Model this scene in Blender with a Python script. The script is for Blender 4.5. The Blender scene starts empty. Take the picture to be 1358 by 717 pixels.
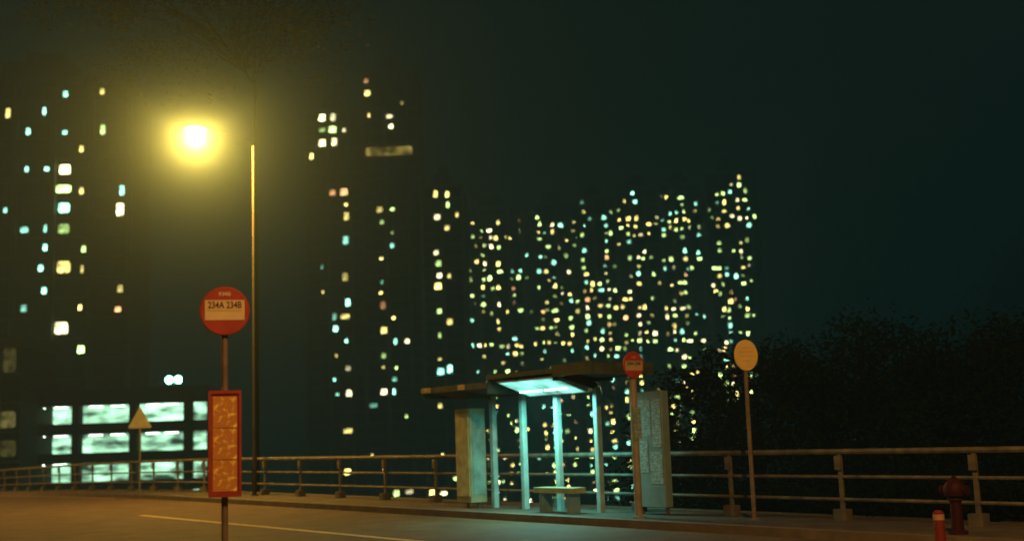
import bpy, math, random
from mathutils import Vector, Matrix
random.seed(7)
S=bpy.context.scene; COL=S.collection
S.view_settings.view_transform='Standard'
try: S.view_settings.look='None'
except Exception: pass
S.view_settings.exposure=0
# ---------------- camera ----------------
F=1586.0; PITCH=math.atan(220/1586.0); ROLL=0.034
CAMP=Vector((0,0,1.6))
fw=Vector((0,math.cos(PITCH),math.sin(PITCH)))
r0=Vector((1,0,0)); u0=Vector((0,-math.sin(PITCH),math.cos(PITCH)))
rt=r0*math.cos(ROLL)-u0*math.sin(ROLL); up=u0*math.cos(ROLL)+r0*math.sin(ROLL)
cd=bpy.data.cameras.new('camera'); cam=bpy.data.objects.new('camera',cd); COL.objects.link(cam)
M=Matrix((( rt.x,up.x,-fw.x,CAMP.x),(rt.y,up.y,-fw.y,CAMP.y),(rt.z,up.z,-fw.z,CAMP.z),(0,0,0,1)))
cam.matrix_world=M
cd.lens=F/1358*36; cd.sensor_width=36; cd.clip_end=5000; cd.clip_start=0.1
cd.dof.use_dof=True; cd.dof.focus_distance=15.5; cd.dof.aperture_fstop=0.9
S.camera=cam
def ray(px,py): return (fw + rt*((px-679)/F) + up*((358.5-py)/F)).normalized()
def at(px,py,Y):
    d=ray(px,py); return CAMP+d*(Y/d.y)
# ---------------- street frame ----------------
AX=Vector((0.595,-0.804,0)).normalized(); AQ=Vector((0.804,0.595,0)).normalized()
TH=math.atan2(AX.y,AX.x)
def zr(a):
    t=-a-38
    return 0.0 if t<=0 else -0.40*(t/27)**1.5 if t<60 else -0.40*(60/27)**1.5
def st(a,q,z=0): 
    p=AX*a+AQ*q; return Vector((p.x,p.y,z+zr(a)))
PV=0.13
# ---------------- materials ----------------
def newmat(n):
    m=bpy.data.materials.new(n); m.use_nodes=True; nt=m.node_tree; nt.nodes.clear()
    return m,nt,nt.nodes.new('ShaderNodeOutputMaterial')
def mat(n,c,rough=.6,metal=0,var=.25,scale=6,bump=.0,c2=None,det=5,spec=.5):
    m,nt,o=newmat(n); N=nt.nodes; L=nt.links
    b=N.new('ShaderNodeBsdfPrincipled'); L.new(b.outputs[0],o.inputs[0])
    b.inputs['Roughness'].default_value=rough; b.inputs['Metallic'].default_value=metal
    b.inputs['Specular IOR Level'].default_value=spec
    tc=N.new('ShaderNodeTexCoord'); nz=N.new('ShaderNodeTexNoise'); nz.inputs['Scale'].default_value=scale; nz.inputs['Detail'].default_value=det
    L.new(tc.outputs['Object'],nz.inputs['Vector'])
    r=N.new('ShaderNodeValToRGB'); L.new(nz.outputs[0],r.inputs[0])
    r.color_ramp.elements[0].position=.3; r.color_ramp.elements[1].position=.72
    k=1-var
    lo=c2 if c2 else (c[0]*k,c[1]*k,c[2]*k)
    r.color_ramp.elements[0].color=(*lo,1); r.color_ramp.elements[1].color=(*c,1)
    L.new(r.outputs[0],b.inputs['Base Color'])
    if bump:
        bp=N.new('ShaderNodeBump'); bp.inputs['Strength'].default_value=bump; bp.inputs['Distance'].default_value=.02
        n2=N.new('ShaderNodeTexNoise'); n2.inputs['Scale'].default_value=scale*9; L.new(tc.outputs['Object'],n2.inputs['Vector'])
        L.new(n2.outputs[0],bp.inputs['Height']); L.new(bp.outputs[0],b.inputs['Normal'])
    return m
def emat(n,c,s,var=.7,scale=.9,lo=.35,sample=False,rand=True,sx=1):
    m,nt,o=newmat(n); N=nt.nodes; L=nt.links
    e=N.new('ShaderNodeEmission'); L.new(e.outputs[0],o.inputs[0]); e.inputs[0].default_value=(*c,1)
    tc=N.new('ShaderNodeTexCoord'); mp=N.new('ShaderNodeMapping'); mp.inputs['Scale'].default_value=(sx,1,1); L.new(tc.outputs['Object'],mp.inputs[0])
    nz=N.new('ShaderNodeTexNoise'); nz.inputs['Scale'].default_value=scale; nz.inputs['Detail'].default_value=2
    L.new(mp.outputs[0],nz.inputs['Vector'])
    mr=N.new('ShaderNodeMapRange'); mr.inputs[1].default_value=.35; mr.inputs[2].default_value=.65; mr.inputs[3].default_value=lo; mr.inputs[4].default_value=1
    L.new(nz.outputs[0],mr.inputs[0])
    mu=N.new('ShaderNodeMath'); mu.operation='MULTIPLY'; L.new(mr.outputs[0],mu.inputs[0]); mu.inputs[1].default_value=s
    last=mu
    if rand:
        oi=N.new('ShaderNodeObjectInfo'); m2=N.new('ShaderNodeMapRange'); m2.inputs[3].default_value=1-var; m2.inputs[4].default_value=1+var*.5
        L.new(oi.outputs['Random'],m2.inputs[0])
        m3=N.new('ShaderNodeMath'); m3.operation='MULTIPLY'; L.new(mu.outputs[0],m3.inputs[0]); L.new(m2.outputs[0],m3.inputs[1]); last=m3
    L.new(last.outputs[0],e.inputs[1])
    m.cycles.emission_sampling='AUTO' if sample else 'NONE'
    return m
def dmat(n,c):
    m,nt,o=newmat(n); d=nt.nodes.new('ShaderNodeBsdfDiffuse'); nt.links.new(d.outputs[0],o.inputs[0])
    tc=nt.nodes.new('ShaderNodeTexCoord'); nz=nt.nodes.new('ShaderNodeTexNoise'); nz.inputs['Scale'].default_value=5; nt.links.new(tc.outputs['Object'],nz.inputs['Vector'])
    r=nt.nodes.new('ShaderNodeValToRGB'); nt.links.new(nz.outputs[0],r.inputs[0]); r.color_ramp.elements[0].color=(c*.5,c*.5,c*.4,1); r.color_ramp.elements[1].color=(c,c,c*.8,1)
    nt.links.new(r.outputs[0],d.inputs[0]); return m
asphalt=mat('asphalt',(.155,.092,.048),.75,var=.5,scale=1.3,bump=.7,det=9)
paving=mat('paving',(.13,.10,.072),.85,var=.45,scale=2.2,bump=.4)
kerbm=mat('kerb_stone',(.20,.16,.12),.8,var=.4,scale=3,bump=.3)
paint=mat('road_paint',(.85,.62,.26),.7,var=.4,scale=5,det=8)
earth=mat('earth',(.012,.014,.009),.95,var=.5,scale=.2,spec=0)
galv=mat('galvanised_steel',(.30,.28,.24),.5,.3,var=.45,scale=7,det=7)
railm=mat('rail_paint',(.24,.21,.15),.65,.1,var=.65,scale=5,det=8)
conc=mat('concrete',(.15,.135,.11),.85,var=.4,scale=5,bump=.3)
colm=mat('column_paint',(.46,.62,.58),.45,.0,var=.4,scale=4)
roofm=mat('roof_metal',(.08,.10,.085),.6,.1,var=.4,scale=3)
fascia=mat('fascia_paint',(.11,.145,.115),.5,.1,var=.6,scale=3)
ceil=mat('shelter_ceiling',(.5,.6,.55),.5,.0,var=.2,scale=3)
panelm=mat('panel_cream',(.50,.48,.28),.5,0,var=.45,scale=3,det=7)
boardm=mat('notice_board',(.24,.38,.38),.4,0,var=.3,scale=3)
red=mat('red_paint',(.38,.04,.022),.45,0,var=.35,scale=5)
redd=mat('red_dark',(.36,.04,.02),.5,0,var=.4,scale=9)
hydm=mat('hydrant_paint',(.05,.005,.010),.6,0,var=.4,scale=9,spec=.2)
cream=mat('sign_cream',(.66,.50,.27),.5,0,var=.2,scale=8)
inkm=mat('ink',(.05,.015,.012),.6,0,var=.1)
yell=mat('sign_yellow',(1,.72,.24),.5,0,var=.15,scale=6)
polem=mat('pole_grey',(.22,.15,.11),.5,.2,var=.4,scale=8)
lamppole=mat('lamp_pole',(.042,.034,.024),.85,.0,var=.35,scale=4,spec=.08)
dark=dmat('dark_housing',.0008)
wallm=[mat('tower_wall_a',(.035,.04,.035),.95,var=.3,scale=.1,spec=.1),mat('tower_wall_b',(.028,.036,.032),.95,var=.3,scale=.1,spec=.1),mat('tower_wall_c',(.042,.044,.038),.95,var=.3,scale=.1,spec=.1)]
trimm=mat('tower_trim',(.16,.18,.15),.95,var=.3,scale=.1,spec=.1)
glassd=mat('dark_glass',(.006,.01,.01),.3,0,var=.4,scale=.3,spec=.2)
barkm=mat('bark',(.010,.009,.007),.95,var=.5,scale=6,bump=.5,spec=0)
barkd=dmat('bark_black',.002)
leafm=mat('leaves',(.013,.028,.013),.95,0,var=.6,scale=.5,spec=0)
leafd=mat('leaves_dark',(.009,.020,.011),.95,0,var=.6,scale=.4,spec=0)
leafo=mat('leaves_overhead',(.024,.030,.010),.9,0,var=.7,scale=.5,spec=.05)
woodm=mat('bench_timber',(.50,.42,.2),.6,0,var=.35,scale=6)
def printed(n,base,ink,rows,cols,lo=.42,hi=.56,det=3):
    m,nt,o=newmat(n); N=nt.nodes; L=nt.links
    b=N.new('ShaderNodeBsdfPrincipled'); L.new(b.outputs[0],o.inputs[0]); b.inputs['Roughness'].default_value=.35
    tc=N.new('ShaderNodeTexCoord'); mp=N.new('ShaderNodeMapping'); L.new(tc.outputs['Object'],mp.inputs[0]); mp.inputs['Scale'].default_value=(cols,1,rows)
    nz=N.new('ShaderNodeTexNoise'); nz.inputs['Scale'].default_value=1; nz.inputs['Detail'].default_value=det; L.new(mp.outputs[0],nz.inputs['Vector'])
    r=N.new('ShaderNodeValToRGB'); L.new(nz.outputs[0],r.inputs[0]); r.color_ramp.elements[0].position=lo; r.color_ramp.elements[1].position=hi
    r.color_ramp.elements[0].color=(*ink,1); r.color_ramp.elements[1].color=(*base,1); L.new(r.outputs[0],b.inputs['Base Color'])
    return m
timet=printed('timetable_print_glow',(1,.82,.22),(.52,.22,.05),22,18,.52,.70,3)  # illegible print, with amber reflected glow painted in as blotches
mapprint=printed('notice_print',(.42,.60,.58),(.2,.31,.31),34,12,.4,.6,2)
WC={'w':(1,.97,.50),'y':(1,.86,.24),'o':(1,.5,.2),'c':(.30,1,.72),'g':(.60,1,.30)}
def wset(tag,s): return {k:emat('window_glow_%s_%s'%(tag,k),c,s*(.8 if k=='o' else 1),var=.85,lo=.12,scale=1.3) for k,c in WC.items()}
# ---------------- mesh builder ----------------
class MB:
    def __init__(s): s.v=[]; s.f=[]
    def box(s,x0,x1,y0,y1,z0,z1):
        n=len(s.v); s.v+=[(x0,y0,z0),(x1,y0,z0),(x1,y1,z0),(x0,y1,z0),(x0,y0,z1),(x1,y0,z1),(x1,y1,z1),(x0,y1,z1)]
        s.f+=[tuple(n+i for i in q) for q in ((0,3,2,1),(4,5,6,7),(0,1,5,4),(1,2,6,5),(2,3,7,6),(3,0,4,7))]; return s
    def bbox(s,x0,x1,y0,y1,z0,z1,c=.01):
        pts=[(x0+c,y0),(x1-c,y0),(x1,y0+c),(x1,y1-c),(x1-c,y1),(x0+c,y1),(x0,y1-c),(x0,y0+c)]
        return s.prism(pts,z0,z1)
    def prism(s,pts,z0,z1):
        n=len(s.v); k=len(pts); s.v+=[(x,y,z0) for x,y in pts]+[(x,y,z1) for x,y in pts]
        s.f.append(tuple(n+i for i in reversed(range(k)))); s.f.append(tuple(n+k+i for i in range(k)))
        for i in range(k): j=(i+1)%k; s.f.append((n+i,n+j,n+k+j,n+k+i))
        return s
    def octo(s,hx,hz,y0,y1,c=.28,ox=0,oz=0):
        p=[(-hx,-hz+c*hz),(-hx+c*hx,-hz),(hx-c*hx,-hz),(hx,-hz+c*hz),(hx,hz-c*hz),(hx-c*hx,hz),(-hx+c*hx,hz),(-hx,hz-c*hz)]
        n=len(s.v); s.v+=[(x+ox,y0,z+oz) for x,z in p]+[(x+ox,y1,z+oz) for x,z in p]
        s.f.append(tuple(n+i for i in range(8))); s.f.append(tuple(n+8+i for i in reversed(range(8))))
        for i in range(8): j=(i+1)%8; s.f.append((n+j,n+i,n+8+i,n+8+j))
        return s
    def ext(s,prof,x0,x1):
        n=len(s.v); k=len(prof); s.v+=[(x0,y,z) for y,z in prof]+[(x1,y,z) for y,z in prof]
        s.f.append(tuple(n+i for i in range(k))); s.f.append(tuple(n+k+i for i in reversed(range(k))))
        for i in range(k): j=(i+1)%k; s.f.append((n+i,n+k+i,n+k+j,n+j))
        return s
    def tube(s,path,rad,seg=12,caps=True):
        path=[Vector(p) for p in path]; n0=len(s.v); R=rad if isinstance(rad,(list,tuple)) else [rad]*len(path)
        pu=None
        for i,p in enumerate(path):
            t=(path[min(i+1,len(path)-1)]-path[max(i-1,0)]).normalized()
            a=Vector((0,0,1)) if abs(t.z)<.9 else Vector((1,0,0))
            u=t.cross(a).normalized(); w=u.cross(t).normalized()
            if pu is not None and u.dot(pu)<0: u=-u; w=-w
            pu=u
            for k in range(seg):
                c=math.cos(2*math.pi*k/seg); d=math.sin(2*math.pi*k/seg)
                s.v.append(tuple(p+(u*c+w*d)*R[i]))
        for i in range(len(path)-1):
            for k in range(seg):
                j=(k+1)%seg; s.f.append((n0+i*seg+k,n0+i*seg+j,n0+(i+1)*seg+j,n0+(i+1)*seg+k))
        if caps:
            s.f.append(tuple(n0+k for k in range(seg))); e=n0+(len(path)-1)*seg; s.f.append(tuple(e+k for k in reversed(range(seg))))
        return s
    def lathe(s,prof,seg=20,c=(0,0,0),axis='z'):
        n0=len(s.v)
        for r,z in prof:
            for k in range(seg):
                a=2*math.pi*k/seg
                if axis=='z': s.v.append((c[0]+r*math.cos(a),c[1]+r*math.sin(a),c[2]+z))
                elif axis=='y': s.v.append((c[0]+r*math.cos(a),c[1]+z,c[2]+r*math.sin(a)))
                else: s.v.append((c[0]+z,c[1]+r*math.cos(a),c[2]+r*math.sin(a)))
        for i in range(len(prof)-1):
            for k in range(seg):
                j=(k+1)%seg; s.f.append((n0+i*seg+k,n0+i*seg+j,n0+(i+1)*seg+j,n0+(i+1)*seg+k))
        s.f.append(tuple(n0+k for k in range(seg))); e=n0+(len(prof)-1)*seg; s.f.append(tuple(e+k for k in reversed(range(seg))))
        return s
    def build(s,name,m,parent=None,smooth=False,loc=None):
        me=bpy.data.meshes.new(name); me.from_pydata(s.v,[],s.f); me.update()
        me.materials.append(m)
        if smooth:
            for p in me.polygons: p.use_smooth=True
            try: me.set_sharp_from_angle(angle=math.radians(40))
            except Exception: pass
        o=bpy.data.objects.new(name,me); COL.objects.link(o)
        if parent: o.parent=parent
        if loc is not None: o.location=loc
        return o
def tag(o,label,cat,group=None,kind=None):
    if label: o['label']=label
    if cat: o['category']=cat
    if group: o['group']=group
    if kind: o['kind']=kind
    return o
def thing(name,label,cat,loc,rz=0,group=None):
    o=bpy.data.objects.new(name,None); COL.objects.link(o); o.empty_display_size=.2
    o.location=loc; o.rotation_euler=(0,0,rz); return tag(o,label,cat,group)
def text(name,body,size,loc,m,parent,rot=(math.pi/2,0,0),sx=1):
    cu=bpy.data.curves.new(name,'FONT'); cu.body=body; cu.size=size; cu.align_x='CENTER'; cu.align_y='CENTER'; cu.extrude=.001
    cu.offset=size*.02
    t=bpy.data.objects.new(name,cu); COL.objects.link(t)
    dg=bpy.context.evaluated_depsgraph_get(); me=bpy.data.meshes.new_from_object(t.evaluated_get(dg))
    bpy.data.objects.remove(t); me.materials.clear(); me.materials.append(m)
    o=bpy.data.objects.new(name,me); COL.objects.link(o); o.parent=parent; o.location=loc; o.rotation_euler=rot; o.scale=(sx,1,1); return o
# ---------------- world: night air, glowing mist added for the lamp halo and teal veil ----------------
W=bpy.data.worlds.new('World'); S.world=W; W.use_nodes=True; nt=W.node_tree
bg=nt.nodes['Background']; bg.inputs[0].default_value=(.08,.68,.70,1); bg.inputs[1].default_value=.010
SIG=.0009; ABS=.0046
vs=nt.nodes.new('ShaderNodeVolumeScatter'); vs.inputs['Color'].default_value=(.68,.93,1,1); vs.inputs['Density'].default_value=SIG; vs.inputs['Anisotropy'].default_value=.45
va=nt.nodes.new('ShaderNodeVolumeAbsorption'); va.inputs['Color'].default_value=(0,0,0,1); va.inputs['Density'].default_value=ABS
em=nt.nodes.new('ShaderNodeEmission'); em.inputs[0].default_value=(.0,.82,.84,1); em.inputs[1].default_value=(SIG+ABS)*.0084
ad=nt.nodes.new('ShaderNodeAddShader'); nt.links.new(vs.outputs[0],ad.inputs[0]); nt.links.new(em.outputs[0],ad.inputs[1])
ad2=nt.nodes.new('ShaderNodeAddShader'); nt.links.new(ad.outputs[0],ad2.inputs[0]); nt.links.new(va.outputs[0],ad2.inputs[1])
nt.links.new(ad2.outputs[0],nt.nodes['World Output'].inputs['Volume'])
# ---------------- ground ----------------
def sm(t): t=max(0,min(1,t)); return t*t*(3-2*t)
def gh(a,q):
    p=AX*a+AQ*q
    z=zr(a)-.03
    if q>16.4:
        z-=min(34,(q-16.4)*.45)*1.0
        h=112*math.exp(-(((p.x-165)/72)**2+((p.y-270)/90)**2))
        h+=9*math.exp(-(((p.x-22)/14)**2+((p.y-40)/16)**2))
        z+=h*sm((q-16.4)/20)
        z+=1.2*math.sin(p.x*.11+1)*math.sin(p.y*.09)*sm((q-20)/30)
    return z
def coords(segs):
    out=[]
    for x0,x1,n in segs:
        for i in range(n): out.append(x0+(x1-x0)*i/n)
    out.append(segs[-1][1]); return out
A=coords([(-2500,-400,8),(-400,-100,20),(-100,30,65),(30,300,30),(300,2500,8)])
Q=coords([(-1500,-20,8),(-20,13,6),(13,16.4,2),(16.4,60,26),(60,450,50),(450,2500,8)])
mb=MB()
for a in A:
    for q in Q:
        p=AX*a+AQ*q; mb.v.append((p.x,p.y,gh(a,q)))
nq=len(Q)
for i in range(len(A)-1):
    for j in range(nq-1): mb.f.append((i*nq+j,(i+1)*nq+j,(i+1)*nq+j+1,i*nq+j+1))
o=mb.build('ground',earth,smooth=True); o['kind']='structure'
def strip(name,m,q0,q1,z0,z1,a0=-110,a1=60,step=2.0,side=True):
    b=MB(); n=int((a1-a0)/step)
    for i in range(n+1):
        a=a0+(a1-a0)*i/n
        for q,z in ((q0,z0),(q0,z1),(q1,z1),(q1,z0)): b.v.append(tuple(st(a,q,z)))
    for i in range(n):
        for k in range(4):
            j=(k+1)%4
            if k==3 and not side: continue
            b.f.append((i*4+k,i*4+j,(i+1)*4+j,(i+1)*4+k))
    o=b.build(name,m); o['kind']='structure'; return o
strip('road',asphalt,5.0,13.8,-.02,0.0)
strip('kerb',kerbm,13.8,13.98,-.02,PV+.004)
strip('pavement',paving,13.98,16.4,-.02,PV)
strip('kerb_near',kerbm,4.82,5.0,-.02,PV+.004)
strip('pavement_near',paving,0.6,4.82,-.02,PV)
strip('lane_marking',paint,10.18,10.36,.0035,.0045,a0=-29.5,a1=-12.5,step=1)
strip('edge_marking',paint,13.32,13.42,.0035,.0045,a0=-100,a1=-41)
# ---------------- railing ----------------
RQ=15.5
rl=thing('railing','long three-bar metal railing on concrete footings along the back of the pavement','railing',(0,0,0))
for z,r,nm in ((PV+1.06,.046,'top_rail'),(PV+.67,.028,'middle_rail'),(PV+.32,.028,'lower_rail')):
    pts=[st(a,RQ,z) for a in [-110+2*i for i in range(61)]]
    MB().tube(pts,r,8).build(nm,railm,rl,True)
a=-12.4-2.37*35
while a<8:
    p=st(a,RQ,PV)
    b=MB().bbox(-.035,.035,-.03,.03,.0,1.02,.008); b.box(-.06,.06,-.07,-.031,.78,1.0)
    po=b.build('post',railm,rl); po.location=p; po.rotation_euler=(0,0,TH)
    f=MB().bbox(-.12,.12,-.13,.10,0,.17,.03); fo=f.build('footing',conc,rl); fo.location=p; fo.rotation_euler=(0,0,TH)
    a+=2.37
# ---------------- street lamps ----------------
sodium=emat('lamp_glow',(1,.84,.46),90,lo=1,sample=False,rand=False)
def street_lamp(label,p,rz,power,steep,h=10.78,arm=1.85,col=(1,.60,.13)):
    t=thing('street_lamp',label,'street lamp',p,rz,None)
    MB().lathe([(.11,0),(.11,.03),(.07,.035),(.07,1.2),(.056,1.25),(.028,h-.15)],14).build('pole',lamppole,t,True)
    MB().bbox(-.04,.04,-.085,-.068,.35,.9,.005).build('access_door',lamppole,t)
    MB().tube([(0,0,h-.17),(0,-.12,h-.02),(0,-.5,h+.06),(0,-arm+.3,h+.14)],[.028,.02,.017,.015],10).build('arm',dark,t,True)
    y=-arm
    MB().ext([(y-.38,h+.14),(y-.33,h+.18),(y,h+.2),(y+.33,h+.18),(y+.38,h+.14)],-.12,.12).build('lamp_housing',dark,t)
    pr=[(.001,-.17)]+[(.30*math.sin(x),-.17*math.cos(x)) for x in (.3,.6,.9,1.2,1.5)]
    MB().lathe(pr,20,(0,y,h+.13)).build('lens',sodium,t,True)
    ld=bpy.data.lights.new('sodium_light','POINT'); ld.energy=power; ld.color=col ; ld.shadow_soft_size=.09
    if steep:
        ld.use_nodes=True; n=ld.node_tree
        e=n.nodes.get('Emission') or n.nodes.new('ShaderNodeEmission')
        fo=n.nodes.new('ShaderNodeLightFalloff'); fo.inputs[0].default_value=1
        pl=n.nodes.new('ShaderNodeMath'); pl.operation='ADD'; pl.inputs[1].default_value=.5; n.links.new(fo.outputs['Linear'],pl.inputs[0])
        pw=n.nodes.new('ShaderNodeMath'); pw.operation='POWER'; pw.inputs[1].default_value=-1.35; n.links.new(pl.outputs[0],pw.inputs[0])
        n.links.new(pw.outputs[0],e.inputs['Strength'])
    lo=bpy.data.objects.new('sodium_light',ld); COL.objects.link(lo); lo.parent=t; lo.location=(0,y,h-.14)
    return t
street_lamp('tall lit street lamp with a glowing orange head behind the railing line',st(-33.6,15.1,PV),TH,205000,True,col=(1,.56,.085))
street_lamp('street lamp on the near pavement above the camera, outside the picture',st(-1,2.6,PV),TH+math.pi,5600,False,col=(1,.50,.13))
street_lamp('street lamp on the near pavement far down the road, past the left picture edge',st(-60,3.4,PV),TH+math.pi,8500,False,col=(1,.52,.10))
# ---------------- bus shelter ----------------
c0=-19.1; cq=14.9
sh=thing('bus_shelter','open bus shelter with flat dark roof, pale columns and a green white strip light','bus shelter',st(c0,cq,PV),TH)
for a in (-21,-19.93,-18.78,-17.56):
    x=a-c0
    MB().bbox(x-.06,x+.06,-.06,.06,.0,2.36,.012).build('column',colm,sh)
def wing(x0,x1,dz,th=.12):
    MB().ext([(-1.0,2.52+dz),(-1.0,2.58+dz),(.0,2.44+dz),(.45,2.48+dz),(.45,2.40+dz),(.0,2.37+dz)],x0+.03,x1-.03).build('roof',roofm,sh)
    fz=MB(); fz.box(x0,x1,-1.04,-1.003,2.61-th+dz,2.61+dz); fz.box(x0,x0+.028,-1.0,.48,2.38+dz,2.59+dz); fz.box(x1-.028,x1,-1.0,.48,2.38+dz,2.59+dz); fz.box(x0+.03,x1-.03,.452,.48,2.38+dz,2.54+dz)
    fz.build('fascia',fascia,sh)
wing(-22.2-c0,-19.75-c0,-.04)
wing(-19.74-c0,-17.60-c0,.10,.09)
wing(-17.59-c0,-16.45-c0,.16,.22)
for a,z in ((-21,0),(-18.78,1),(-17.56,1)):
    x=a-c0
    pr=[(-.98,2.592),(-.98,2.55),(.0,2.30),(.0,2.45)] if z else [(-.98,2.45),(-.98,2.41),(.0,2.26),(.0,2.315)]
    MB().ext(pr,x-.03,x+.03).build('roof_bracket',roofm,sh)
tubem=emat('fluorescent_glow',(.42,1,.86),7,lo=.8,scale=3,sample=False,rand=False)
lx0,lx1=-19.46-c0,-17.62-c0
MB().ext([(-.97,2.575),(-.97,2.54),(-.15,2.26),(-.15,2.32)],lx0,lx1).build('light_housing',ceil,sh)
g=MB(); g.v=[(lx0+.04,-.95,2.528),(lx1-.04,-.95,2.528),(lx1-.04,-.2,2.27),(lx0+.04,-.2,2.27)]; g.f=[(0,1,2,3)]
g.build('light_diffuser',emat('diffuser_glow',(.32,1,.82),1.8,lo=.25,scale=1.9,sample=False,rand=False),sh)
for k in range(2):
    xx=lx0+.14+k*.8
    MB().tube([(xx,-.5,2.345),(xx+.7,-.5,2.345)],.02,8).build('fluorescent_tube',tubem,sh,True)
ld=bpy.data.lights.new('shelter_light','AREA'); ld.shape='RECTANGLE'; ld.size=1.7; ld.size_y=.5; ld.energy=120; ld.color=(.26,1,.84)
lo=bpy.data.objects.new('shelter_light',ld); COL.objects.link(lo); lo.parent=sh; lo.location=((lx0+lx1)/2,-.55,2.22)
xa,xb=-21.85-c0,-21.28-c0
pn=MB().bbox(xa,xb,-.42,.0,.12,2.10,.02).build('end_cabinet',panelm,sh)
MB().box(xa+.04,xb-.04,-.43,-.421,.25,1.99).build('cabinet_face',mat('cabinet_print_lamplit',(.95,.92,.46),.4,0,var=.5,scale=4.5,det=7),pn)  # poster with the street lamp's yellow put into its colour
MB().box(xb+.001,xb+.012,-.36,-.05,.28,1.97).build('cabinet_side_tint',mat('cabinet_cyan_light',(.36,.52,.46),.4,0,var=.5,scale=4),pn)  # cyan of the strip light painted onto the cabinet side
for x in (xa+.06,xb-.1): MB().box(x,x+.04,-.2,-.16,0,.12).build('leg',polem,sh)
xa,xb=-16.55-c0,-15.78-c0
nb=MB().bbox(xa,xb,.0,.18,.14,2.20,.015).build('notice_board',boardm,sh)
for i,(u0_,u1_,w0,w1) in enumerate(((.05,.46,1.40,2.05),(.50,.73,1.2,2.05),(.05,.36,.75,1.32),(.42,.73,.55,1.12))):
    MB().box(0,u1_-u0_,-.004,0,0,w1-w0).build('notice',mapprint,nb,loc=(xa+u0_,-.002,w0))
for x in (xa+.04,xb-.09): MB().box(x,x+.05,.065,.115,0,.14).build('leg',polem,sh)
MB().box(-20.75-c0,-20.50-c0,-1.052,-1.043,2.46,2.57).build('fascia_plate_lamplight',yell,sh)
MB().box(-22.18-c0,-21.80-c0,-1.052,-1.043,2.46,2.57).build('fascia_plate_lamplight',mat('tip_lamplight',(1,.85,.35),.5,0,var=.6,scale=7),sh)  # street-lamp yellow on the roof tip, painted as a thin box
bn=thing('bench','small low bench under the shelter roof','bench',st(-18.25,14.45,PV),TH)
MB().bbox(-.60,.60,-.18,.18,.38,.48,.02).build('seat',woodm,bn)
for x in (-.42,.42):
    MB().bbox(x-.06,x+.06,-.13,.13,.0,.379,.015).build('leg',boardm,bn)
# ---------------- bus stop signs ----------------
def disc(r,y0,y1): 
    return MB().lathe([(r-.008,y0),(r,y0+.006),(r,y1-.006),(r-.008,y1)],40,(0,0,0),'y')
R=.225
p=at(298,600,11.0); 
s1=thing('bus_stop_sign','near bus stop sign with red disc above a red framed timetable case','bus stop sign',(p.x,p.y,PV),math.radians(15))
zc=at(298,413,11.0).z-PV
MB().lathe([(.11,0),(.11,.02),(.030,.03),(.030,zc+.1)],14).build('pole',polem,s1,True)
d=disc(R,-.012,.012).build('sign_disc',red,s1,loc=(0,-.05,zc))
MB().bbox(-.178,.178,-.004,0,-.085,.10,.001).build('route_panel',cream,d,loc=(0,-.0125,0))
text('route_number','234A 234B',.086,(0,-.0185,.052),inkm,d,sx=.78)
ln=MB(); ln.box(-.16,.16,-.0185,-.0165,.0,.004)
ln.build('panel_line',mat('thin_red',(.6,.25,.1),.6),d)
text('crest_mark','KMB',.05,(0,-.0145,.155),cream,d,sx=1.1)
zt=at(298,518,11.0).z-PV; zb=at(298,658,11.0).z-PV
cs=MB().bbox(-.145,.145,-.04,.035,zb,zt,.01).build('timetable_case',red,s1,loc=(0,-.05,0))
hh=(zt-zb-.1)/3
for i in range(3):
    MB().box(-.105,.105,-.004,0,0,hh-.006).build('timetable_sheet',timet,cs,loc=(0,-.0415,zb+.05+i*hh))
fr=MB(); fr.box(-.145,-.122,-.056,-.0405,zb,zt).box(.122,.145,-.056,-.0405,zb,zt).box(-.122,.122,-.056,-.0405,zt-.03,zt).box(-.122,.122,-.056,-.0405,zb,zb+.035)
fr.build('case_frame',redd,cs)
MB().bbox(-.03,.03,-.02,.0,zt+.0,zt+.04,.004).build('clamp',polem,s1)
p2=st(-15.85,14.3,PV); z2=at(836,484,p2.y).z-PV
s2=thing('bus_stop_sign','small red disc bus stop sign on a pale post at the shelter end','bus stop sign',p2,math.radians(34))
MB().lathe([(.12,0),(.12,.03),(.068,.04),(.068,z2-.19),(.04,z2-.17),(.04,z2+.1)],14).build('pole',mat('post_cream',(.46,.42,.31),.5,var=.4,scale=4),s2,True)
d=disc(R*1.03,-.012,.012).build('sign_disc',mat('red_bright',(.62,.06,.03),.45),s2,loc=(-.04,-.09,z2))
MB().bbox(-.195,.195,-.004,0,-.10,.07,.001).build('route_panel',cream,d,loc=(0,-.0125,0))
text('route_number','234A 234B',.08,(0,-.0185,.02),inkm,d,sx=.85)
text('crest_mark','KMB',.05,(0,-.0145,.13),cream,d)
MB().bbox(-.08,.08,-.03,-.01,z2-1.3,z2-.75,.004).build('timetable_plate',mapprint,s2,loc=(0,-.062,0))
p3=st(-13.72,14.9,PV); z3=at(988,471,p3.y).z-PV
s3=thing('bus_stop_sign','plain yellow round stop sign on a slim pole in front of the dark trees','stop sign',p3,math.radians(14))
MB().lathe([(.09,0),(.09,.02),(.036,.03),(.032,z3+.1)],12).build('pole',mat('pole_rust',(.30,.21,.12),.6,0,var=.5,scale=6),s3,True)
d=MB().lathe([(.242,-.012),(.25,-.006),(.25,.006),(.242,.012)],40,(0,0,0),'y').build('sign_disc',yell,s3,loc=(0,-.05,z3)); d.scale=(.84,1,1.02)
ln=MB()
for z,w in ((.11,.1),(.05,.15),(-.02,.13),(-.10,.09)): ln.box(-w,w,-.0145,-.0125,z,z+.014)
ln.build('faded_lettering',mat('faded_ink',(.9,.6,.19),.6),d)
p4=st(-42.4,14.7,PV); z4=at(181,553,p4.y).z-PV
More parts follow.
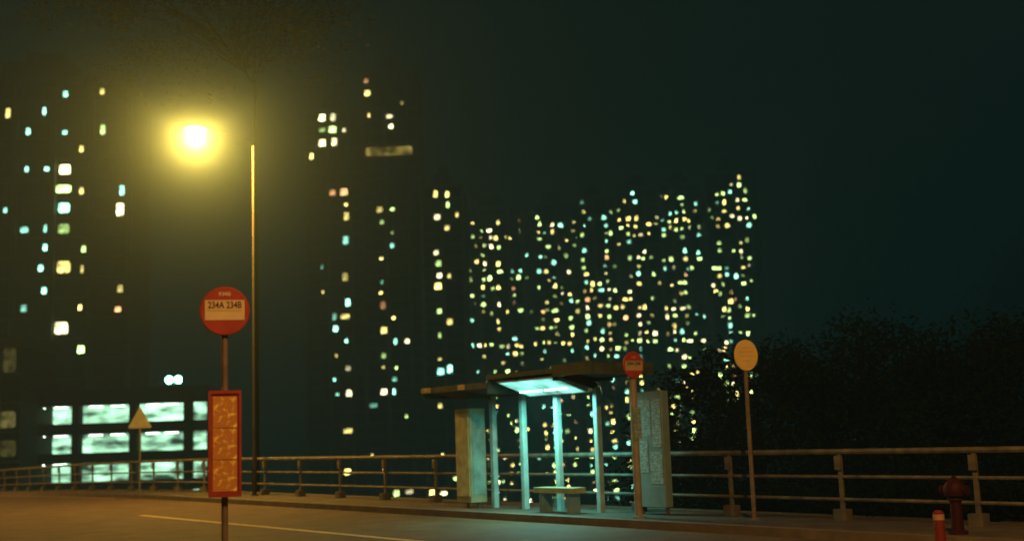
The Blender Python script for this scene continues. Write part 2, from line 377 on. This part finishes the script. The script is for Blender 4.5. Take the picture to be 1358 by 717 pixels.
s4=thing('warning_sign','small triangular warning sign on a thin pole before the car park','road sign',p4,math.radians(10))
MB().lathe([(.08,0),(.08,.02),(.038,.03),(.038,z4+.3)],10).build('pole',galv,s4,True)
b=MB(); n=[(-.40,-.32),(-.36,-.36),(.36,-.36),(.40,-.32),(.03,.36),(-.03,.36)]
b.v=[(x,-.06,z+z4) for x,z in n]+[(x,-.045,z+z4) for x,z in n]; b.f=[tuple(range(6)),tuple(reversed(range(6,12)))]+[(i,(i+1)%6+0,(i+1)%6+6,i+6) for i in range(6)]
b.build('sign_plate',mat('sign_back',(.40,.36,.26),.5,0,var=.3,scale=5),s4)
b=MB(); b.box(-.3,.3,-.045,-.038,z4-.2,z4-.16); b.box(-.15,.15,-.045,-.038,z4+.05,z4+.09); b.build('bracket',galv,s4)
hp=st(-9.55,14.25,PV)
hy=thing('fire_hydrant','red pedestal fire hydrant on the pavement before the railing at right','fire hydrant',hp,TH)
MB().lathe([(.13,0),(.13,.04),(.085,.05),(.075,.42),(.10,.44),(.10,.47),(.085,.5)],16).build('barrel',hydm,hy,True)
MB().lathe([(.14,.5),(.15,.54),(.145,.62),(.11,.68),(.05,.72),(.03,.74),(.03,.77)],16).build('bonnet',hydm,hy,True)
for sgn in (-1,1):
    MB().tube([(0,0,.57),(sgn*.17,0,.57)],.055,12).tube([(sgn*.17,0,.57),(sgn*.2,0,.57)],.07,12).build('outlet',hydm,hy,True)
tp=at(1244,676,13.0); tz=tp.z
bp_=thing('traffic_post','short red traffic post with pale reflective band at the lower right','bollard',(tp.x,tp.y,0),0)
MB().lathe([(.13,0),(.12,.04),(.062,.06),(.055,tz-.02),(.03,tz)],16).build('post',mat('post_red',(.2,.02,.015),.5),bp_,True)
MB().lathe([(.0605,0),(.0595,.06)],16,(0,0,tz-.10)).build('reflective_band',mat('band_pink',(.5,.26,.17),.5),bp_,True)
# ---------------- towers ----------------
def tower(name_lab,px0,px1,pytop,Y,storey,bay,zbase,wm,mats,lits,rz=0,depth=16,rand=0,pyrange=None,seed=1,winw=.62,winh=.55,roof=True,cat='apartment tower',jit=.2,extra=0):
    rnd=random.Random(seed)
    pm=at((px0+px1)/2,pytop,Y); pl=at(px0,pytop,Y); pr=at(px1,pytop,Y)
    w=(pr.x-pl.x)/max(.6,math.cos(rz)); top=pm.z
    nb=max(2,round(w/bay)); w=nb*bay; nf=int((top-zbase)/storey)
    H=nf*storey; z0=top-H
    t=thing('apartment_tower',name_lab,cat,(pm.x,pm.y,z0),rz)
    hw=w/2
    MB().box(-hw,hw,0,depth,0,H).build('wall',wm,t)
    b=MB()
    for i in range(nb+1):
        if i%2==0: b.box(-hw+i*bay-.35,-hw+i*bay+.35,-.9,-.003,0,H-.5)
    b.build('rib',trimm,t)
    b=MB()
    for f in range(nf): b.box(-hw-.05,hw+.05,-.28,-.004,f*storey-.12+.3,f*storey+.12+.3)
    b.build('floor_ledge',trimm,t)['kind']='stuff'
    MB().box(-hw-.25,hw+.25,-.3,.1,H+.01,H+1.1).box(-hw-.25,-hw+.1,.1,depth,H+.01,H+1.1).box(hw-.1,hw+.25,.1,depth,H+.01,H+1.1).build('parapet',trimm,t)
    if roof:
        MB().box(-hw*.45,hw*.35,3,depth-4,H+.01,H+4.2).box(-hw*.2,hw*.2,4,depth-6,H+4.21,H+6).build('roof_room',wm,t)
    cr,sr=math.cos(-rz),math.sin(-rz); C=Vector((pm.x,pm.y,z0))
    used={}
    def snap(px,py):
        d=ray(px,py); o=CAMP-C
        ol=Vector((o.x*cr-o.y*sr,o.x*sr+o.y*cr,o.z)); dl=Vector((d.x*cr-d.y*sr,d.x*sr+d.y*cr,d.z))
        s=-ol.y/dl.y; q=ol+dl*s
        i=int(math.floor((q.x+hw)/bay)); f=int(math.floor(q.z/storey))
        return i,f
    for L in lits:
        i,f=snap(L[0],L[1])
        if 0<=i<nb and 0<=f<nf and (i,f) not in used: used[(i,f)]=(L[2],L[3] if len(L)>3 else 1)
    allx={}
    if rand:
        c=0; tr=0
        colw=[rnd.random()**1.3+.10 for _ in range(nb)]
        while c<rand+extra and tr<14000:
            tr+=1
            px=rnd.uniform(px0,px1); py=rnd.uniform(*pyrange); i,f=snap(px,py)
            if not(0<=i<nb and 0<=f<nf-1) or (i,f) in used or (i,f) in allx or rnd.random()>colw[i]: continue
            if f>nf-4 and rnd.random()<.6: continue
            v=(rnd.choice('wyyyggccgg' if rnd.random()<.95 else 'o'),rnd.choice((1,1,.7,.4,.3,.3)))
            if len(used)<98: used[(i,f)]=v
            else: allx[(i,f)]=(v[0],v[1]*.6)
            c+=1
    ww=bay*winw; wh=storey*winh
    shared={}
    for (i,f),(c,sz) in used.items():
        key=(c,sz,rnd.randrange(4))
        if key not in shared:
            m=MB(); r1=(1,.7,1.2,.85)[key[2]]; r2=(1,1.2,.65,.8)[key[2]]
            m.octo(ww/2*sz*r1,wh/2*math.sqrt(sz)*r2,-.06,-.03)
            wo=m.build('lit_window',mats[c],t); shared[key]=wo
        else:
            wo=shared[key].copy(); COL.objects.link(wo)
        wo.location=(-hw+(i+.5)*bay+rnd.uniform(-jit,jit)*bay,0,(f+.5)*storey+.18+rnd.uniform(-jit,jit)*.7*storey)
        wo.parent=t
    if allx:
        m=MB(); idx=[]; ks=list(mats)
        for (i,f),(c,sz) in allx.items():
            n0=len(m.f)
            m.octo(ww/2*sz*rnd.uniform(.8,1.2),wh/2*math.sqrt(sz)*rnd.uniform(.7,1.1),-.06,-.03,ox=-hw+(i+.5)*bay+rnd.uniform(-jit,jit)*bay,oz=(f+.5)*storey+.18+rnd.uniform(-jit,jit)*.7*storey)
            idx+=[ks.index(c)]*(len(m.f)-n0)
        wo=m.build('small_lit_window',mats[ks[0]],t); wo['kind']='stuff'
        for k in ks[1:]: wo.data.materials.append(mats[k])
        for pgn,ii in zip(wo.data.polygons,idx): pgn.material_index=ii
    b=MB()
    for i in range(nb):
        for f in range(nf):
            if (i,f) not in used and (i,f) not in allx and rnd.random()<.93:
                x=-hw+(i+.5)*bay; z=(f+.5)*storey+.18; b.box(x-ww/2,x+ww/2,-.04,-.02,z-wh/2,z+wh/2)
    b.build('dark_window',glassd,t)['kind']='stuff'
    return t,H,hw
near=wset('near',14.0); mid=wset('mid',20.0); far=wset('far',46.0)
L1=[(8,143,'y',.5),(88,125,'c',.4),(46,172,'c',.3),(52,158,'c',.3),(135,134,'y',.4),(135,179,'g',.5),(80,231,'w'),(102,208,'y',.3),(102,252,'y',.3),(78,258,'g'),(77,284,'c'),(77,312,'g'),
(153,243,'c',.5),(152,270,'w',.8),(27,240,'c',.3),(18,290,'c',.3),(30,299,'c',.5),(50,308,'c',.3),(77,366,'y'),(103,366,'y',.3),(147,373,'y',.4),(150,404,'o',.4),(50,366,'c',.4),(50,391,'c',.4),(27,411,'c',.5),(75,451,'w'),(100,456,'g',.6),(27,455,'c',.3),(47,470,'c',.3),(60,345,'c',.3),(88,180,'c',.3),(104,320,'g',.3),(52,230,'c',.3),(103,398,'y',.3)]
tower('tall dark apartment tower at the far left with a column of big lit windows',-70,168,112,165,2.82,2.6,-30,wallm[0],near,L1,rz=.12,winw=.66,winh=.58,seed=3,jit=.12)
L0=[(10,478,'y'),(10,492,'y'),(8,548,'y'),(8,586,'y')]
tower('low dark block with dim yellow windows at the left picture edge',-60,27,462,120,2.9,2.3,-28,wallm[2],wset('dim',.55),L0,rz=0,depth=9,seed=4,winw=.8,winh=.7,roof=False,cat='apartment block',jit=.05)
L2=[(421,170,'g',.8),(430,165,'w'),(442,158,'w'),(435,178,'g'),(447,180,'g'),(456,178,'w',.5),(430,188,'w'),(447,192,'w'),(417,201,'y',.6),(440,257,'o'),(457,257,'o'),(460,295,'y'),(462,312,'c'),(460,328,'c'),(461,366,'y'),(463,403,'c',.8),(462,421,'y'),(438,417,'c',.7),(444,430,'c',.6),(460,455,'c',.35),(445,475,'y',.3),(462,495,'w',.8),(463,516,'w',.8),(450,510,'c',.35),(463,571,'y'),(464,629,'y'),(430,350,'c',.3),(424,395,'y',.3),(452,275,'y',.4),(440,530,'c',.3)]
tower('left wing of the tall middle tower with stacked yellow and cyan windows',404,478,150,262,2.8,2.5,-32,wallm[1],mid,L2,rz=.05,seed=5,winw=.62,winh=.52,jit=.14)
L3=[(480,122,'y',.8),(488,107,'o',.6),(520,160,'w',.8),(519,173,'w',.7),(536,131,'y',.35),(507,272,'y',.8),(521,275,'g',.5),(509,287,'g',.5),(507,300,'c',.5),(520,330,'c',.5),(508,350,'y',.35),(507,408,'o',1),(510,447,'y',1),(527,452,'c',.6),(540,452,'w',.7),(505,468,'g',.6),(525,500,'c',.7),(513,523,'w',.8),(526,515,'c',.5),(491,546,'c',.9),(512,622,'o',.4),(530,645,'g',.8),(547,660,'w',.9),(518,425,'y',.4),(508,390,'y',.3),(540,560,'g',.3),(500,600,'y',.3),(487,148,'y',.4),(520,315,'g',.3),(507,370,'c',.3),(525,480,'g',.35),(508,492,'y',.3)]
t3,H3,hw3=tower('tallest central tower core with a floodlit band near its top',476,556,100,272,2.8,2.6,-34,wallm[0],mid,L3,rz=0,seed=6,winw=.6,winh=.5,jit=.14)
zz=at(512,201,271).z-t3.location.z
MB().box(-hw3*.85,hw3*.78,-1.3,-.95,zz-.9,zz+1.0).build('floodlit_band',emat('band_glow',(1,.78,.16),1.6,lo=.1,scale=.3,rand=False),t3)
L4=[(582,258,'y',.8),(592,258,'y',.6),(590,275,'g',.5),(580,292,'w',1),(588,296,'y',.8),(583,330,'w',.8),(580,348,'g',.8),(582,364,'w',.8),(596,365,'y',.5),(582,382,'y',1),(583,406,'g',.6),(598,421,'y',.8),(587,446,'g',.5),(588,494,'c',1),(601,494,'c',1),(572,521,'g',.5),(587,521,'y',.5),(588,546,'y',.7),(590,600,'y',.5),(601,630,'g',.5),(575,660,'y',1),(588,660,'w',.8),(598,310,'g',.5),(600,280,'y',.4),(590,470,'y',.4)]
tower('right wing of the middle tower with small yellow windows beside the core',558,612,250,280,2.8,2.5,-34,wallm[2],mid,L4,rz=-.05,seed=8,winw=.6,winh=.5,jit=.16)
def row(x0,x1,y,n,c='wyg'):
    return [(x0+(x1-x0)*i/(n-1)+random.uniform(-2,2),y,random.choice(c),random.choice((1,.7,.4))) for i in range(n)]
def colw(x,ys,c='wyg',s=(1,.7)): return [(x+random.uniform(-1.5,1.5),y,random.choice(c),random.choice(s)) for y in ys]
TW=[(614,702,278,390,2.75,66,(285,690),'distant apartment tower nearest the middle tower, with dense lit columns',
   colw(625,[305,320,336,352,370,398,412,430,455,470,488],'gcwy')+colw(645,[300,318,330,350,372],'ygw')+colw(661,[298,312,330,348,362,380,400,428,455],'wyyg')+row(625,695,455,9)),
 (700,764,272,410,2.75,66,(278,690),'distant tower second from the middle tower, mostly dark upper floors',colw(716,[292,300,318],'yg')+colw(735,[296,312,382,408,425],'ywg')+row(705,760,455,8,'yyg')),
 (765,816,264,400,2.75,64,(270,680),'distant tower with cyan and white windows, third from the middle tower',colw(776,[268,330,345,354,380,412],'cwg')+colw(800,[285,300,390,420,440],'wcy')+row(768,812,453,5,'yg')),
 (817,872,252,395,2.75,64,(258,680),'distant tower with paired window columns, third from the right end',colw(842,[256,270,285,300],'gyc')+colw(852,[310,330,345,405,425,440,455],'wyg')+row(845,870,445,4,'ywg')),
 (873,934,246,405,2.75,62,(255,580),'distant tower with bright yellow rows midway, second from the right end',colw(888,[262,300,412,420],'wgy')+colw(905,[264,302,410,440,470,505,515],'cwyg')+row(882,915,410,5,'ywg')+row(880,930,302,5,'gcw')),
 (935,1001,230,392,2.75,56,(244,530),'tallest distant tower at the right end beside the dark hill',colw(976,[234,246,262,275,290],'ygw')+colw(967,[246,262,350,368,435,452],'cwg')+colw(953,[262,320,338,355,383],'gyw')+colw(984,[268,290,330],'gw'))]
for i,(a0,a1,yt,Y,stv,nr,pr_,lab,ls) in enumerate(TW):
    tower(lab,a0,a1,yt,Y,stv,2.45,-36,wallm[i%3],far,ls,rz=(.1,-.12,.08,-.06,.1,-.08)[i],depth=15,rand=nr,pyrange=pr_,seed=20+i,winw=.50,winh=.40,jit=.28,extra=(45,30,24,20,14,10)[i])
# ---------------- car park ----------------
YC=125; pL=at(18,515,YC); pR=at(278,515,YC)
wid=pR.x-pL.x; zt_=at(140,515,YC).z; zb_=-30
cp=thing('car_park','low multi-storey car park with brightly lit open decks behind the railing','car park',(pL.x,YC,zb_),0)
def zy(py): return at(140,py,YC).z-zb_
bays=[(29,96),(106,172),(182,244),(254,277)]
def cx(px): return at(px,560,YC).x-pL.x
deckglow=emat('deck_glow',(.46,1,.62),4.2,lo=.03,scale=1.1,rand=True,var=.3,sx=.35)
tubeg=emat('deck_tube',(.8,1,.85),12,lo=1,rand=False)
op=[(537,560),(575,599),(613,637),(652,676)]
edges=[zy(515)]+[v for o_ in op for v in (zy(o_[0]),zy(o_[1]))]+[0]
for k in range(0,len(edges),2):
    MB().box(-.0,wid,-.25,.0,edges[k+1],edges[k]).build('deck_parapet',wallm[2],cp)
rnd=random.Random(11)
for k,(a_,b_) in enumerate(op):
    z1,z0_=zy(a_),zy(b_)
    MB().box(0,wid,.01,14,z1+.35,z1+.6).build('deck_slab',wallm[1],cp)
    for j,(u,v) in enumerate(bays):
        xl,xr=cx(u),cx(v)
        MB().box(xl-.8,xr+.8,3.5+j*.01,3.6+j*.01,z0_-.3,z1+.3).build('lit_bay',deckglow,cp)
        if xr-xl>3:
            MB().box(xl+.6,xl+2.0,1.0,1.15,z1-.12,z1-.03).build('ceiling_light',tubeg,cp)
            MB().box(xr-2.3,xr-.9,1.0,1.15,z1-.12,z1-.03).build('ceiling_light',tubeg,cp)
cols=[(18,29),(96,106),(172,182),(244,254)]
for u,v in cols: MB().box(cx(u),cx(v),-.3,.9,0,zy(515)-.02).build('pier',wallm[2],cp)
MB().box(0,wid,13.9,14.1,0,zt_-zb_-1.2).build('rear_wall',wallm[0],cp)
MB().box(wid-.3,wid,0.02,14,0,zt_-zb_-.3).build('side_wall',wallm[0],cp)
b=MB()
for i in range(13): b.box(wid*i/12-.03,wid*i/12+.03,-.18,-.12,zy(515),zy(515)+.7)
b.box(0,wid,-.17,-.13,zy(515)+.7,zy(515)+.76); b.build('roof_guard',roofm,cp)
q=at(231,515,YC+2); rf=thing('floodlight_mast','twin cyan floodlight on the car park roof','floodlight',(q.x,q.y,zt_-.02),0)
zl=at(231,503,YC+2).z-zt_
MB().tube([(0,0,0),(0,0,zl+.1)],.06,8).box(-.7,.7,-.04,.04,zl-.05,zl+.03).build('mast',galv,rf)
for s_ in (-.48,.48): MB().lathe([(.25,-.08),(.40,-.2),(.38,-.24),(.02,-.25)],14,(s_,0,zl),'y').build('lamp_head',emat('flood_glow',(.30,1,.86),30,lo=1,rand=False),rf,True)
# ---------------- vegetation ----------------
def leaves(b,c,r,n,size,rnd,sq=.8):
    for _ in range(n):
        while True:
            v=Vector((rnd.uniform(-1,1),rnd.uniform(-1,1),rnd.uniform(-1,1)))
            if .15<v.length<1: break
        p=Vector(c)+Vector((v.x*r,v.y*r,v.z*r*sq))
        u=Vector((rnd.gauss(0,1),rnd.gauss(0,1),rnd.gauss(0,.6))).normalized()
        w=u.cross(Vector((rnd.gauss(0,1),rnd.gauss(0,1),rnd.gauss(0,1)))).normalized()
        s=size*rnd.uniform(.6,1.3); n0=len(b.v)
        b.v+=[tuple(p-u*s),tuple(p+w*s*.42),tuple(p+u*s),tuple(p-w*s*.42)]; b.f.append((n0,n0+1,n0+2,n0+3))
def make_tree(label,loc,h,cr,seed,group=None,nl=46,per=110,size=.085,mt=None,trunk_r=.16,lean=(0,0),cl=.45,zlo=.45,straight=False,every=3,bk=None):
    rnd=random.Random(seed)
    t=thing('tree',label,'tree',loc,0,group)
    b=MB(); tip=Vector((lean[0],lean[1],h*.88 if straight else h*.8))
    mid_=Vector((lean[0]*.35,lean[1]*.35,h*max(.45,zlo-.1))) if not straight else Vector((0,0,h*(zlo-.06)))
    b.tube([(0,0,-.4),tuple(mid_*.5),tuple(mid_),tuple(tip)],[trunk_r*1.3,trunk_r,trunk_r*.75,trunk_r*.2],9)
    f=MB()
    for k in range(nl):
        an=rnd.uniform(0,6.283); rr=cr*rnd.uniform(.2,1)**.6; zz_=h*rnd.uniform(zlo,1.0)
        prof=math.sin(max(.05,min(1,(zz_/h-zlo+.08)/(1.1-zlo)))*math.pi)**.5
        tt=(zz_/h); ax=Vector((lean[0]*tt,lean[1]*tt,0))
        c=ax+Vector((math.cos(an)*rr*prof,math.sin(an)*rr*prof,zz_))
        if k%every==0:
            s0=mid_.lerp(tip,rnd.uniform(0,.8)); b.tube([tuple(s0),tuple(s0.lerp(c,.5)+Vector((0,0,.1*cr))),tuple(c)],[trunk_r*.4,trunk_r*.25,trunk_r*.08],6)
        leaves(f,c,cr*cl*rnd.uniform(.6,1.1),per,size,rnd)
    b.build('trunk',bk or barkm,t,True); f.build('crown',mt or leafm,t)
    return t
TR=[(925,505,33,2.2,'dark tree right beside the shelter notice board, behind the railing'),
(1000,478,31,2.4,'dark tree behind the plain yellow stop sign'),
(1085,465,29,2.6,'leafy dark tree behind the railing, second right of the yellow stop sign'),
(1165,445,31,2.9,'taller dark tree behind the railing, right of centre of the dark grove'),
(1250,470,27,2.5,'dark tree standing behind the fire hydrant'),
(1335,458,28,2.8,'dark tree behind the railing at the right picture edge'),
(1425,450,27,2.8,'dark tree just past the right picture edge')]
for i,(px,py,Y,r,lab) in enumerate(TR):
    p=at(px,py,Y); a=p.x*AX.x+p.y*AX.y; q=p.x*AQ.x+p.y*AQ.y; g0=gh(a,q)
    make_tree(lab,(p.x,p.y,g0),p.z-g0,r,50+i,nl=54,per=210,size=.075,mt=leafd if i%2 else leafm,zlo=.3)
for i,(px,Y) in enumerate(((915,26),(985,24.5),(1060,22.5),(1130,21.5),(1215,20.5),(1300,19.5),(1385,18.5))):
    q0=at(px,600,Y); a=q0.x*AX.x+q0.y*AX.y; q=q0.x*AQ.x+q0.y*AQ.y; g0=gh(a,q)
    rnd=random.Random(90+i); f=MB()
    for k in range(16): leaves(f,(rnd.uniform(-1.2,1.2),rnd.uniform(-.6,.6),rnd.uniform(.3,1.0)),.45,110,.06,rnd)
    s_=thing('shrub',['low bush behind the railing nearest the shelter','low bush behind the railing by the yellow stop sign','low bush behind the second railing footing from the shelter','low bush behind the railing between footings, mid right','low bush behind the railing left of the hydrant','low bush behind the railing right of the hydrant','low bush beyond the right picture edge'][i],'bush',(q0.x,q0.y,g0),0)
    f.build('foliage',leafd,s_)
    for k in range(5): MB().tube([(0,0,-.1),(rnd.uniform(-.8,.8),rnd.uniform(-.4,.4),.8)],[.02,.008],5).build('stem',barkm,s_)
p=at(341,600,43); a=p.x*AX.x+p.y*AX.y; q=p.x*AQ.x+p.y*AQ.y; g0=gh(a,q)
ztop=at(290,-70,43).z
make_tree('tall faint tree whose sparse crown shows above the lit street lamp',(p.x,p.y,g0),ztop-g0,6.5,77,nl=120,per=90,size=.09,zlo=.80,trunk_r=.07,cl=.2,mt=leafo,lean=(-2.0,0),straight=True,every=4,bk=barkd)
rnd=random.Random(5); f=MB()
for k in range(1500):
    X=rnd.uniform(40,290); Yv=rnd.uniform(70,330)
    if X/Yv<.2: continue
    a=X*AX.x+Yv*AX.y; q=X*AQ.x+Yv*AQ.y
    if q<60: continue
    leaves(f,(X,Yv,gh(a,q)+2.2),rnd.uniform(2.2,4.2),55,.55,rnd)
tag(f.build('hillside_wood',leafd),'dark wooded hillside rising behind the right side of the road','woodland',kind='stuff')
